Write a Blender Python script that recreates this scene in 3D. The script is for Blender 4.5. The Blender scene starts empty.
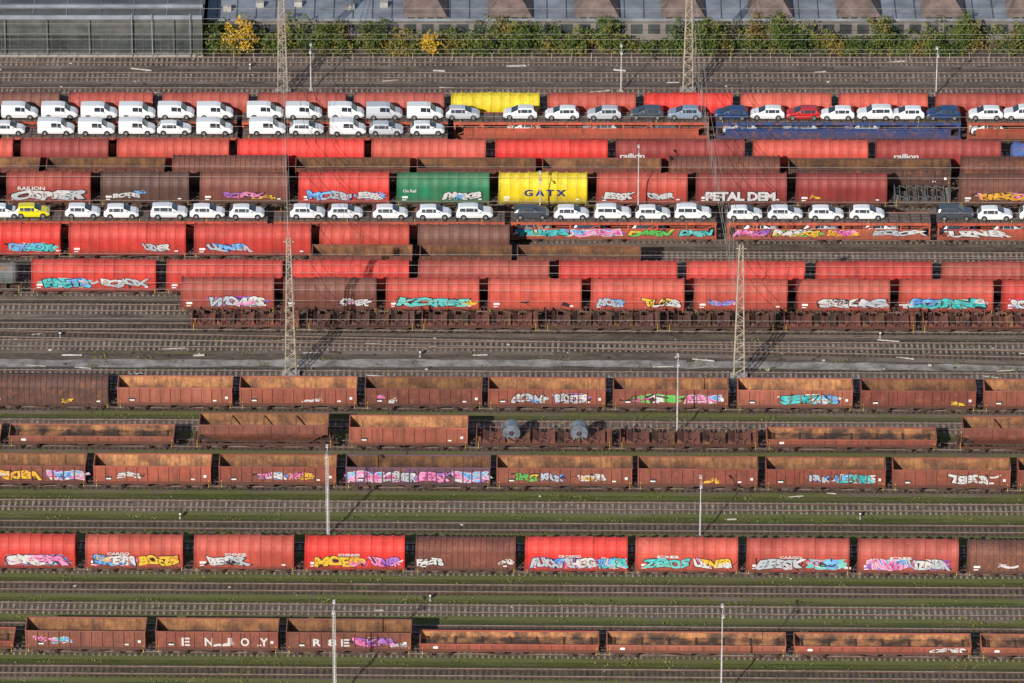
import bpy, math, random
import numpy as np
from mathutils import Vector, Matrix
random.seed(7)
S=bpy.context.scene
# ---------------------------------------------------------------- survey geometry
E=math.radians(28.0); F=6800.0; S0=8.62; D=F/S0
CAM=Vector((0,-D*math.cos(E),D*math.sin(E)))
fw=Vector((0,math.cos(E),-math.sin(E))); up=Vector((0,math.sin(E),math.cos(E)))
def G(px,py,z=0.0):
    d=fw*F+Vector((1,0,0))*(px-512)-up*(py-341.5)
    return CAM+d*((z-CAM.z)/d.z)
def tilt(y): return 1+6*(y-124)/526.0
def rowpt(cl,px,z=0.3):
    return G(px,cl+tilt(cl)*(px-512)/1024.0,z)
def rowframe(cl):
    a=rowpt(cl,0);b=rowpt(cl,1024)
    return math.atan2(b.y-a.y,b.x-a.x)
# ---------------------------------------------------------------- materials
def newmat(name):
    m=bpy.data.materials.new(name);m.use_nodes=True
    nt=m.node_tree;b=nt.nodes['Principled BSDF'];return m,nt,b
def N(nt,t,**k):
    n=nt.nodes.new(t)
    for a,v in k.items(): setattr(n,a,v)
    return n
def mixc(nt,fac,a,b,mode='MIX'):
    n=nt.nodes.new('ShaderNodeMix');n.data_type='RGBA';n.blend_type=mode
    for s,v in ((n.inputs[0],fac),(n.inputs[6],a),(n.inputs[7],b)):
        if isinstance(v,bpy.types.NodeSocket): nt.links.new(v,s)
        elif isinstance(v,(tuple,list)): s.default_value=(*v[:3],1)
        else: s.default_value=v
    return n.outputs[2]
def math_(nt,op,a,b=None,clamp=False):
    n=nt.nodes.new('ShaderNodeMath');n.operation=op;n.use_clamp=clamp
    for i,v in enumerate((a,b)):
        if v is None: continue
        if isinstance(v,bpy.types.NodeSocket): nt.links.new(v,n.inputs[i])
        else: n.inputs[i].default_value=v
    return n.outputs[0]
def ramp(nt,fac,lo,hi,a=0.0,b=1.0):
    n=nt.nodes.new('ShaderNodeMapRange');nt.links.new(fac,n.inputs[0])
    n.inputs[1].default_value=lo;n.inputs[2].default_value=hi;n.inputs[3].default_value=a;n.inputs[4].default_value=b
    return n.outputs[0]
def noise(nt,vec,scale,detail=3,rough=.6,mapscale=None):
    if mapscale:
        mp=nt.nodes.new('ShaderNodeMapping');mp.inputs['Scale'].default_value=mapscale
        nt.links.new(vec,mp.inputs[0]);vec=mp.outputs[0]
    n=nt.nodes.new('ShaderNodeTexNoise');nt.links.new(vec,n.inputs['Vector'])
    n.inputs['Scale'].default_value=scale;n.inputs['Detail'].default_value=min(detail,3);n.inputs['Roughness'].default_value=rough
    return n.outputs[0]
def objvec(nt):
    tc=nt.nodes.new('ShaderNodeTexCoord');oi=nt.nodes.new('ShaderNodeObjectInfo')
    sc=math_(nt,'MULTIPLY',oi.outputs['Random'],57.0)
    a=nt.nodes.new('ShaderNodeVectorMath');a.operation='ADD'
    nt.links.new(tc.outputs['Object'],a.inputs[0])
    cmb=nt.nodes.new('ShaderNodeCombineXYZ')
    for i in range(3): nt.links.new(sc,cmb.inputs[i])
    nt.links.new(cmb.outputs[0],a.inputs[1])
    return a.outputs[0],tc.outputs['Object'],oi
def paint_mat(name,rough=.6,dirt=(.10,.055,.04),dirtamt=.55,fade=.35,lum=1.0,streakscale=2.6,rustp=0):
    m,nt,b=newmat(name);v,ov,oi=objvec(nt)
    base=oi.outputs['Color']
    n1=noise(nt,v,.35,3); n2=noise(nt,v,1.0,3,.65,(streakscale,streakscale,.3)); n3=noise(nt,v,5,3,.7)
    val=math_(nt,'MULTIPLY',ramp(nt,n1,.3,.7,.72,1.15),ramp(nt,n3,.25,.75,.82,1.15))
    val=math_(nt,'MULTIPLY',val,lum)
    vm=nt.nodes.new('ShaderNodeVectorMath');vm.operation='SCALE'
    nt.links.new(base,vm.inputs[0]);nt.links.new(val,vm.inputs['Scale'])
    c=vm.outputs[0]
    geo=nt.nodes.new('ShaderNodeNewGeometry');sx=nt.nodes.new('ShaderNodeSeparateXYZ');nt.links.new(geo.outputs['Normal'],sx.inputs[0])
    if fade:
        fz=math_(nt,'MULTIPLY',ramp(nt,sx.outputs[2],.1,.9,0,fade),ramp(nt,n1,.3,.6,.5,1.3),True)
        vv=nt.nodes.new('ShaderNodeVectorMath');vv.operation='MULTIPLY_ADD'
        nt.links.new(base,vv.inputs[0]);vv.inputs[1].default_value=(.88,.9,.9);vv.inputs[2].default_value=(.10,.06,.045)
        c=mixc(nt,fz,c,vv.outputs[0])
    c=mixc(nt,ramp(nt,n2,.46,.76,0,dirtamt),c,dirt)
    if rustp:
        n4=noise(nt,v,1.3,3,.7);c=mixc(nt,ramp(nt,n4,.52,.66,0,rustp),c,(.27,.10,.05))
    so=nt.nodes.new('ShaderNodeSeparateXYZ');nt.links.new(ov,so.inputs[0])
    low=math_(nt,'MULTIPLY',ramp(nt,so.outputs[2],1.1,1.9,.55,0),ramp(nt,n3,.3,.6,.4,1),True)
    c=mixc(nt,low,c,dirt)
    nt.links.new(c,b.inputs['Base Color']);b.inputs['Roughness'].default_value=rough
    b.inputs['Specular IOR Level'].default_value=.3
    return m
def simple(name,col,rough=.7,var=.25,scale=2.0,metal=0,spec=.3,col2=None):
    m,nt,b=newmat(name);v,ov,oi=objvec(nt)
    n1=noise(nt,v,scale,3,.65)
    c=mixc(nt,ramp(nt,n1,.35,.65,0,1),tuple(x*(1-var) for x in col),col2 or tuple(min(1,x*(1+var)) for x in col))
    nt.links.new(c,b.inputs['Base Color']);b.inputs['Roughness'].default_value=rough;b.inputs['Metallic'].default_value=metal
    b.inputs['Specular IOR Level'].default_value=spec
    return m
M={}
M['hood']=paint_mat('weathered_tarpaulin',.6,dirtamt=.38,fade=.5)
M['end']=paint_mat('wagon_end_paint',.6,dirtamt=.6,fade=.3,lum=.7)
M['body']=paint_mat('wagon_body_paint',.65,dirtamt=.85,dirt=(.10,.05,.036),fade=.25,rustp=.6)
M['rim_']=paint_mat('wagon_rim_paint',.65,dirtamt=.3,dirt=(.2,.1,.06),fade=.5,lum=1.2)
M['under']=simple('brown_undergear',(.075,.045,.035),.8,.4)
M['sill']=paint_mat('sill_paint',.65,dirtamt=.7,fade=.1,lum=.5)
m,nt,b=newmat('rusty_interior');v,ov,oi=objvec(nt)
n1=noise(nt,v,.5,3,.6);n2=noise(nt,v,1,3,.7,(2.5,2.5,.5));n3=noise(nt,v,3,3,.7)
c=mixc(nt,ramp(nt,n1,.38,.62),(.56,.25,.095),(.27,.105,.048));c=mixc(nt,ramp(nt,n2,.45,.68,0,.8),c,(.14,.07,.042))
c=mixc(nt,ramp(nt,n3,.52,.7,0,.45),c,(.56,.32,.16))
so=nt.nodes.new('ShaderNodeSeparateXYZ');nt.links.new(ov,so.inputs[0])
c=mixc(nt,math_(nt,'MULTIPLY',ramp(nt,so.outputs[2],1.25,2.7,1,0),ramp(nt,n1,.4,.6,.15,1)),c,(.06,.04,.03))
# per-wagon tone from the paint colour: darker wagons have darker interiors
tv=nt.nodes.new('ShaderNodeSeparateColor');nt.links.new(oi.outputs['Color'],tv.inputs[0])
tf=ramp(nt,tv.outputs[0],.12,.36,.32,1.02)
sv=nt.nodes.new('ShaderNodeVectorMath');sv.operation='SCALE';nt.links.new(c,sv.inputs[0]);nt.links.new(tf,sv.inputs['Scale'])
nt.links.new(sv.outputs[0],b.inputs['Base Color']);b.inputs['Roughness'].default_value=.85;M['rust']=m
M['white']=simple('white_marking',(.75,.73,.7),.6,.15)
M['yellowp']=simple('yellow_lever',(.7,.5,.04),.6,.15)
M['coil']=simple('coil_steel',(.19,.21,.24),.35,.3,2,.3)
M['steel']=simple('rail_steel',(.36,.32,.28),.45,.3,1,.3)
M['railside']=simple('rail_rust',(.12,.065,.045),.8,.3)
M['sleeper']=simple('sleeper_concrete',(.24,.205,.175),.85,.45,.8)
M['sleeperw']=simple('sleeper_timber',(.070,.052,.042),.85,.4,.8)
M['mast']=simple('galvanised_mast',(.40,.33,.25),.6,.25)
M['pole']=simple('lamp_pole_grey',(.50,.48,.46),.5,.15)
M['lampglass']=simple('lamp_glass',(.8,.8,.78),.3,.05)
M['concrete']=simple('concrete',(.34,.32,.29),.85,.2)
M['glass']=simple('car_glass',(.022,.03,.042),.1,.1,1,0,.6)
M['tyre']=simple('tyre_rubber',(.02,.02,.02),.8,.1)
M['rim']=simple('wheel_rim',(.40,.40,.41),.35,.1,1,.6)
M['headl']=simple('headlamp',(.55,.58,.62),.2,.05)
M['taill']=simple('taillamp',(.35,.02,.02),.3,.05)
m,nt,b=newmat('car_paint');oi=N(nt,'ShaderNodeObjectInfo');nt.links.new(oi.outputs['Color'],b.inputs['Base Color'])
b.inputs['Roughness'].default_value=.28;b.inputs['Coat Weight'].default_value=.5;M['cpaint']=m
PAL={'silver':(.52,.52,.52),'teal':(.03,.36,.38),'lblue':(.06,.22,.58),'pink':(.62,.07,.28),'yel':(.72,.52,.04),'grn':(.10,.40,.08),
'wht':(.68,.66,.64),'blk':(.025,.02,.025),'org':(.66,.20,.03),'pur':(.22,.05,.36),'navy':(.02,.03,.14),'mint':(.25,.60,.50),'red':(.5,.04,.03)}
C2={'silver':(.36,.40,.44),'teal':(.10,.52,.50),'lblue':(.20,.45,.70),'pink':(.70,.30,.48),'yel':(.70,.36,.04),'mint':(.06,.42,.42),'org':(.70,.45,.06),'wht':(.54,.50,.48),'pur':(.40,.18,.5)}
for k,vv in PAL.items(): M['g_'+k]=simple('spray_'+k,vv,.65,.2,.9,col2=C2.get(k))
# ---------------------------------------------------------------- mesh builder
class MB:
    def __init__(s): s.v=[];s.f=[];s.m=[];s.mats=[]
    def mi(s,k):
        if k not in s.mats: s.mats.append(k)
        return s.mats.index(k)
    def face(s,idx,k): s.f.append(tuple(idx));s.m.append(s.mi(k))
    def box(s,x0,x1,y0,y1,z0,z1,k):
        b=len(s.v)
        s.v+= [(x0,y0,z0),(x1,y0,z0),(x1,y1,z0),(x0,y1,z0),(x0,y0,z1),(x1,y0,z1),(x1,y1,z1),(x0,y1,z1)]
        for q in ((0,3,2,1),(4,5,6,7),(0,1,5,4),(1,2,6,5),(2,3,7,6),(3,0,4,7)): s.face([b+i for i in q],k)
    def hexa(s,pts,k):
        b=len(s.v);s.v+=[tuple(p) for p in pts]
        for q in ((0,3,2,1),(4,5,6,7),(0,1,5,4),(1,2,6,5),(2,3,7,6),(3,0,4,7)): s.face([b+i for i in q],k)
    def cyl(s,p,ax,L,r,k,n=12,kc=None):
        b=len(s.v);p=Vector(p)
        A={'x':Vector((1,0,0)),'y':Vector((0,1,0)),'z':Vector((0,0,1))}[ax]
        U=Vector((0,0,1)) if ax!='z' else Vector((1,0,0));W=A.cross(U)
        for e in (0,1):
            for i in range(n):
                a=2*math.pi*i/n;s.v.append(tuple(p+A*L*e+U*r*math.cos(a)+W*r*math.sin(a)))
        for i in range(n):
            j=(i+1)%n;s.face((b+i,b+j,b+n+j,b+n+i),k)
        s.face([b+i for i in range(n)][::-1],kc or k);s.face([b+n+i for i in range(n)],kc or k)
    def beam(s,p,q,t,k):
        p=Vector(p);q=Vector(q);d=(q-p).normalized()
        u=d.cross(Vector((0,0,1)))
        if u.length<.01:u=Vector((1,0,0))
        u.normalize();w=d.cross(u)
        u*=t/2;w*=t/2
        s.hexa([p-u-w,p+u-w,p+u+w,p-u+w,q-u-w,q+u-w,q+u+w,q-u+w],k)
    def loft(s,secs,kf,closed=True,caps=None):
        b=len(s.v);n=len(secs[0])
        for c in secs: s.v+=[tuple(p) for p in c]
        for i in range(len(secs)-1):
            for j in range(n if closed else n-1):
                j2=(j+1)%n
                s.face((b+i*n+j,b+i*n+j2,b+(i+1)*n+j2,b+(i+1)*n+j),kf(i,j))
        if caps:
            s.face([b+j for j in range(n)][::-1],caps);s.face([b+(len(secs)-1)*n+j for j in range(n)],caps)
    def mesh(s,name,recalc=True):
        me=bpy.data.meshes.new(name);me.from_pydata(s.v,[],s.f)
        for k in s.mats: me.materials.append(M[k])
        me.polygons.foreach_set('material_index',s.m)
        if recalc:
            import bmesh
            bm=bmesh.new();bm.from_mesh(me);bmesh.ops.recalc_face_normals(bm,faces=bm.faces);bm.to_mesh(me);bm.free()
        me.update();return me
def obj(name,me,loc=(0,0,0),rz=0,col=(1,1,1),parent=None):
    o=bpy.data.objects.new(name,me);S.collection.objects.link(o)
    o.location=loc;o.rotation_euler=(0,0,rz);o.color=(*col,1)
    if parent: o.parent=parent
    return o
M['blkp']=simple('black_panel',(.05,.04,.04),.6)
M['deck']=simple('deck_plate',(.15,.12,.10),.7,.4)
# ---------------------------------------------------------------- wagons
def bogie(m,cx):
    for sx in(-.9,.9):
        for sy in(-1,1):
            m.cyl((cx+sx,sy*.72-.07,.46),'y',.14,.46,'under',14)
            m.box(cx+sx-.18,cx+sx+.18,sy*1.01-.1,sy*1.01+.1,.32,.62,'under')
        m.cyl((cx+sx,-.65,.46),'y',1.3,.09,'under',8)
    for sy in(-1,1): m.box(cx-1.25,cx+1.25,sy*.95-.05,sy*.95+.05,.5,.74,'under')
    m.box(cx-.3,cx+.3,-.85,.85,.45,.85,'under')
def underframe(m,L,fz=1.05):
    h=L/2
    m.box(-h,h,-.35,.35,.7,fz-.08,'under')
    for sy in(-1,1):
        m.box(-h+.05,h-.05,sy*1.32-.08,sy*1.32+.08,fz-.22,fz-.003,'sill')
        for sx in(-1,1):
            m.cyl((h if sx>0 else -h-.45,sy*.87,.98),'x',.45,.11,'under',8)
            m.cyl((h+.42 if sx>0 else -h-.5,sy*.87,.98),'x',.08,.24,'under',12)
    for sx in(-1,1):
        m.box(sx*h-.1,sx*h+.1,-1.3,1.3,.8,fz+.05,'sill')
        m.box(min(sx*h,sx*(h+.5)),max(sx*h,sx*(h+.5)),-.06,.06,.9,1.05,'under')
        bogie(m,sx*(h-2.0))
        m.box(sx*(h-.6)-.25,sx*(h-.6)+.25,-1.42,-1.36,.55,.6,'under')
        m.beam((sx*(h-.25),-1.42,.55),(sx*(h-.25),-1.42,1.5),.035,'yellowp')
    m.cyl((-1.6,-.9,.62),'x',1.1,.2,'under',10)
    m.box(.6,1.5,-1.1,-.6,.45,.85,'under')
    for q in(-1,1): m.beam((q*.2,-1.25,.5),(q*(h-3.6),-1.25,fz-.15),.08,'under')
    m.box(-.3,.3,-1.29,-1.21,.45,.55,'under')
PROF=[(1.45,1.08),(1.46,1.6),(1.46,2.2),(1.44,2.75),(1.39,3.1),(1.28,3.42),(1.10,3.70),(.85,3.92),(.55,4.08),(.27,4.15),(0,4.17)]
def profile(x,off=0,PR=PROF):
    r=[(x,-(y+off),z+(off if z>2.7 else 0)) for y,z in PR]
    l=[(x,(y+off),z+(off if z>2.7 else 0)) for y,z in PR[:-1]][::-1]
    return r+l
BOXP=[(1.42,1.08),(1.44,2.0),(1.44,3.2),(1.38,3.45),(1.15,3.65),(.8,3.82),(.4,3.92),(0,3.95)]
def hood(L,kind=0):
    m=MB();underframe(m,L)
    h=L/2-.22
    bay=1.15 if kind==0 else .62
    n=max(3,round(2*h/bay));w=2*h/n;PR=PROF if kind==0 else BOXP
    secs=[]
    for i in range(n):
        x0=-h+i*w
        third=(abs(x0+w/2)<h/3)
        o=.05 if (third and kind==0) else 0
        r=.05 if kind==0 else .07
        for dx,oo in((.001,o+r),(.07,o+r),(.09,o),(w*.5,o-.05 if kind==0 else o),(w-.09,o),(w-.07,o+r),(w-.001,o+r)):
            secs.append(profile(x0+dx,oo,PR))
    m.loft(secs,lambda i,j:'hood' if kind==0 else 'body',closed=False)
    for sx in(-1,1):
        a=profile(sx*(h+.012),.10,PR);b_=profile(sx*(h+.14),.10,PR)
        m.loft([a,b_],lambda i,j:'end',closed=True,caps='end')
        for yy in(-.9,-.3,.3,.9): m.box(min(sx*(h+.141),sx*(h+.2)),max(sx*(h+.141),sx*(h+.2)),yy-.05,yy+.05,1.1,3.4,'end')
    m.box(-h,h,-1.43,1.43,1.03,1.075,'sill')
    for i in range(int(L/1.5)):
        x=-h+.7+i*1.5;m.box(x-.08,x+.08,-1.58,-1.47,1.06,1.22,'end')
    m.box(-h+.45,-h+1.15,-1.535,-1.52,1.6,1.85,'white')
    m.box(-h+.45,-h+.95,-1.535,-1.52,1.32,1.42,'white')
    m.box(h-1.2,h-.8,-1.535,-1.52,1.4,1.55,'white')
    m.box(-h+.3,h-.3,-.06,.06,PR[-1][1]+.02,PR[-1][1]+.07,'end')
    return m.mesh('covered_wagon_mesh')
def openbox(m,L,W,z0,z1,rib=1.05,ribd=.12):
    h=L/2;t=.05
    for sy in(-1,1):
        ya,yb=sorted((sy*W,sy*(W-t)));m.box(-h,h,ya,yb,z0,z1,'body')
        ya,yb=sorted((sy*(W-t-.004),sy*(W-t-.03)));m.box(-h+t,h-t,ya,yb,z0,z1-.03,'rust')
        ya,yb=sorted((sy*(W-.05),sy*(W+.10)));m.box(-h-.05,h+.05,ya,yb,z1,z1+.08,'rim_')
        ya,yb=sorted((sy*(W-.02),sy*(W+.06)));m.box(-h,h,ya,yb,z0-.18,z0+.06,'sill')
        n=round(L/rib)
        for i in range(n+1):
            x=-h+.06+(L-.12)*i/n
            ya,yb=sorted((sy*(W+.001),sy*(W+ribd)));m.box(x-.055,x+.055,ya,yb,z0+.061,z1-.001,'rim_' if i in(0,n) else 'body')
            ya,yb=sorted((sy*(W-t-.031),sy*(W-t-.07)))
            if z1-z0>1.2 and 0<i<n: m.box(x-.05,x+.05,ya,yb,z0+.03,z1-.05,'rust')
        if z1-z0>1.2:
            for cx in(-h*.45,h*.45):
                ya,yb=sorted((sy*(W+.002),sy*(W+ribd*.6)));m.box(cx-.9,cx+.9,ya,yb,z0+.65,z0+.73,'body')
                m.box(cx-.03,cx+.03,ya,yb,z0+.2,z1-.2,'end')
    for sx in(-1,1):
        xa,xb=sorted((sx*h,sx*(h-t)));m.box(xa,xb,-W+t+.001,W-t-.001,z0,z1+.05,'body')
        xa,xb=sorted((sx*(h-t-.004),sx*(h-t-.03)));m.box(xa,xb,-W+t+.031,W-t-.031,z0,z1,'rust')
        xa,xb=sorted((sx*(h-.04),sx*(h+.06)));m.box(xa,xb,-W+.06,W-.06,z1+.051,z1+.12,'rim_')
        for yy in(-.9,-.3,.3,.9):
            xa,xb=sorted((sx*(h+.001),sx*(h+.08)));m.box(xa,xb,yy-.05,yy+.05,z0,z1,'end')
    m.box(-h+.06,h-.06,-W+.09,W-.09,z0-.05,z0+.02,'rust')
def gondola(L,seed=0):
    rd=random.Random(seed);m=MB();underframe(m,L,1.15);openbox(m,L,1.42,1.2,3.15,rib=1.0 if seed else 1.16)
    for i in range(26):
        x=rd.uniform(-L/2+.5,L/2-.5);y=rd.uniform(-1.1,1.1);s=rd.uniform(.08,.35);m.box(x-s,x+s,y-s*.5,y+s*.5,1.221+i*.002,1.29+s*.6,'rust')
    m.box(-L/2+1.3,-L/2+2.0,-1.45,-1.425,1.5,1.9,'blkp');m.box(-L/2+1.35,-L/2+1.9,-1.458,-1.452,1.55,1.7,'white')
    m.box(L/2-2.2,L/2-1.8,-1.45,-1.425,1.5,1.65,'white')
    m.box(L/2-.8,L/2-.5,-1.45,-1.425,1.8,2.1,'white')
    return m.mesh('gondola_mesh')
def lowside(L):
    m=MB();underframe(m,L,1.15);openbox(m,L,1.42,1.2,1.85,rib=1.25,ribd=.1)
    for i in range(7):
        x=-L/2+.8+i*(L-1.6)/6;m.box(x-.12,x+.12,-1.3,1.3,1.224,1.30,'under')
    m.box(-L/2+1.3,-L/2+1.9,-1.475,-1.425,1.35,1.6,'white')
    return m.mesh('lowside_mesh')
def coilflat(L,coils=False):
    m=MB();underframe(m,L,1.15);h=L/2
    m.box(-h,h,-1.4,1.4,1.08,1.2,'body')
    n=5;w=(L-1.2)/n
    for i in range(n):
        c=-h+.6+w*(i+.5)
        for q in(-1,1):
            m.hexa([(c+q*.35,-1.25,1.201),(c+q*(w*.46),-1.25,1.201),(c+q*(w*.46),1.25,1.201),(c+q*.35,1.25,1.201),
                    (c+q*.42,-1.25,1.24),(c+q*(w*.44),-1.25,1.78),(c+q*(w*.44),1.25,1.78),(c+q*.42,1.25,1.24)],'rust' if (i%2) else 'body')
        for sy in(-1,1):
            for dx in(-.5,.4): m.box(c+dx,c+dx+.1,sy*1.41-.05,sy*1.41+.05,1.15,2.0,'body')
            m.beam((c-.5,sy*1.41,1.95),(c+.5,sy*1.41,1.6),.07,'rim_')
            m.beam((c-.45,sy*1.3,2.0),(c-.45,-sy*1.3,1.7),.06,'rim_') if sy>0 else None
    for sx in(-1,1):
        xa,xb=sorted((sx*h,sx*(h-.12)));m.box(xa,xb,-1.35,1.35,1.201,2.3,'body')
        for yy in(-1,0,1): m.box(sx*(h-.35)-.2,sx*(h-.35)+.2,yy-.04,yy+.04,1.201,1.9,'body')
    if coils:
        for cx in(-h*.48,h*.52):
            m.cyl((cx,-.75,2.15),'y',1.5,.98,'coil',28);m.cyl((cx,-.757,2.15),'y',.006,.32,'blkp',16)
            for r_ in(.5,.72): m.cyl((cx,-.7535-.001*r_,2.15),'y',.003,r_,'coil',24)
    return m.mesh('coil_flat_mesh')
def hopper(L):
    m=MB();underframe(m,L,1.05);h=L/2-.5;z1=3.35
    def ring(hx,hy,z): return [(-hx,-hy,z),(hx,-hy,z),(hx,hy,z),(-hx,hy,z)]
    m.loft([ring(h-1.7,.75,1.1),ring(h-.9,1.25,1.9),ring(h-.1,1.42,2.3),ring(h,1.42,z1)],lambda i,j:'body')
    m.loft([ring(h-.06,1.36,z1),ring(h-.16,1.36,2.3),ring(h-1.0,1.18,1.9),ring(h-1.8,.6,1.3)],lambda i,j:'rust')
    m.box(-h+1.8,h-1.8,-.6,.6,1.22,1.3,'rust')
    for sy in(-1,1):
        ya,yb=sorted((sy*1.352,sy*1.5));m.box(-h-.05,h+.05,ya,yb,z1,z1+.1,'rim_')
        n=9
        for i in range(n+1):
            x=-h+.1+(2*h-.2)*i/n;ya,yb=sorted((sy*1.425,sy*1.51));m.box(x-.05,x+.05,ya,yb,2.2,z1-.002,'body')
            m.beam((x*.9,sy*1.3,1.95),(x*.9,sy*.95,1.45),.08,'body')
    for sx in(-1,1):
        xa,xb=sorted((sx*(h-.07),sx*(h+.05)));m.box(xa,xb,-1.35,1.35,z1+.001,z1+.1,'rim_')
        for yy in(-1.1,1.1): m.beam((sx*(h+.3),yy,1.05),(sx*h,yy,2.9),.1,'body')
    for x in(-h/2,0,h/2): m.box(x-.06,x+.06,-1.35,1.35,z1-.25,z1-.1,'body')
    return m.mesh('hopper_mesh')
def transporter(L):
    m=MB();h=L/2;DZ=2.85
    for sx in(-1,0,1): bogie(m,sx*(h-2.2))
    for sy in(-1,1):
        m.box(-h,h,sy*1.38-.05,sy*1.38+.05,.75,1.2,'body')
        m.box(-h,h,sy*1.40-.05,sy*1.40+.05,DZ-.22,DZ+.12,'body')
        n=int(L/3.2)
        for i in range(n+1):
            x=-h+.15+(L-.3)*i/n;m.box(x-.09,x+.09,sy*1.40-.045,sy*1.40+.045,1.201,DZ-.221,'body')
            if i<n and i%2==0: m.beam((x,sy*1.40,1.2),(x+(L-.3)/n,sy*1.40,DZ-.25),.09,'body')
        m.box(-h*.92,h*.92,sy*1.38-.03,sy*1.38+.03,1.201,2.15,'body')
        for yy in(.45,1.25):
            m.box(-h,h,sy*yy-.06,sy*yy+.06,DZ+.031,DZ+.08,'under')
        for sx in(-1,1):
            m.cyl((h if sx>0 else -h-.5,sy*.87,.98),'x',.5,.11,'under',8);m.cyl((h+.42 if sx>0 else -h-.5,sy*.87,.98),'x',.08,.24,'under',12)
        for i in range(int(L/1.6)): m.beam((-h+.8+i*1.6,sy*1.42,DZ+.1),(-h+.8+i*1.6,sy*1.42,DZ+.5),.035,'yellowp' if i%5==0 else 'body')
    m.box(-h,h,-1.33,1.33,.88,.95,'under')
    m.box(-h,h,-1.35,1.35,DZ-.1,DZ+.03,'deck')
    for x in np.arange(-h+1,h,1.3): m.box(x-.05,x+.05,-1.15,1.15,DZ+.081,DZ+.11,'under')
    return m.mesh('transporter_mesh')
def tankcar(L):
    m=MB();underframe(m,L);h=L/2
    n=20;secs=[]
    for x,r in((-h+.3,.3),(-h+.38,.9),(-h+.6,1.25),(-h+.9,1.4),(h-.9,1.4),(h-.6,1.25),(h-.38,.9),(h-.3,.3)):
        secs.append([(x,r*math.cos(2*math.pi*i/n),2.55+r*math.sin(2*math.pi*i/n)) for i in range(n)])
    m.loft(secs,lambda i,j:'body',caps='body')
    m.cyl((0,0,3.9),'z',.3,.35,'end');m.box(-h*.8,h*.8,-.3,.3,3.99,4.03,'under')
    for sx in(-1,1): m.box(sx*(h-2)-.3,sx*(h-2)+.3,-1.1,1.1,1.0,1.9,'under')
    return m.mesh('tank_mesh')
cache={}
def wmesh(kind,L):
    L=round(L*4)/4
    k=(kind,L)
    if k not in cache:
        cache[k]={'hood':lambda:hood(L,0),'steel':lambda:hood(L,1),'gon':lambda:gondola(L),'gon2':lambda:gondola(L,5),'low':lambda:lowside(L),
          'flat':lambda:coilflat(L),'coil':lambda:coilflat(L,True),'hop':lambda:hopper(L),'trans':lambda:transporter(L),'tank':lambda:tankcar(L)}[kind]()
    return cache[k]
NAMES={'hood':'covered_freight_wagon','steel':'steel_covered_freight_wagon','gon':'open_gondola_wagon','gon2':'open_gondola_wagon','low':'low_sided_flat_wagon',
'flat':'coil_flat_wagon','coil':'coil_carrying_wagon','hop':'hopper_wagon','trans':'car_transporter_wagon','tank':'tank_wagon'}
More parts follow.
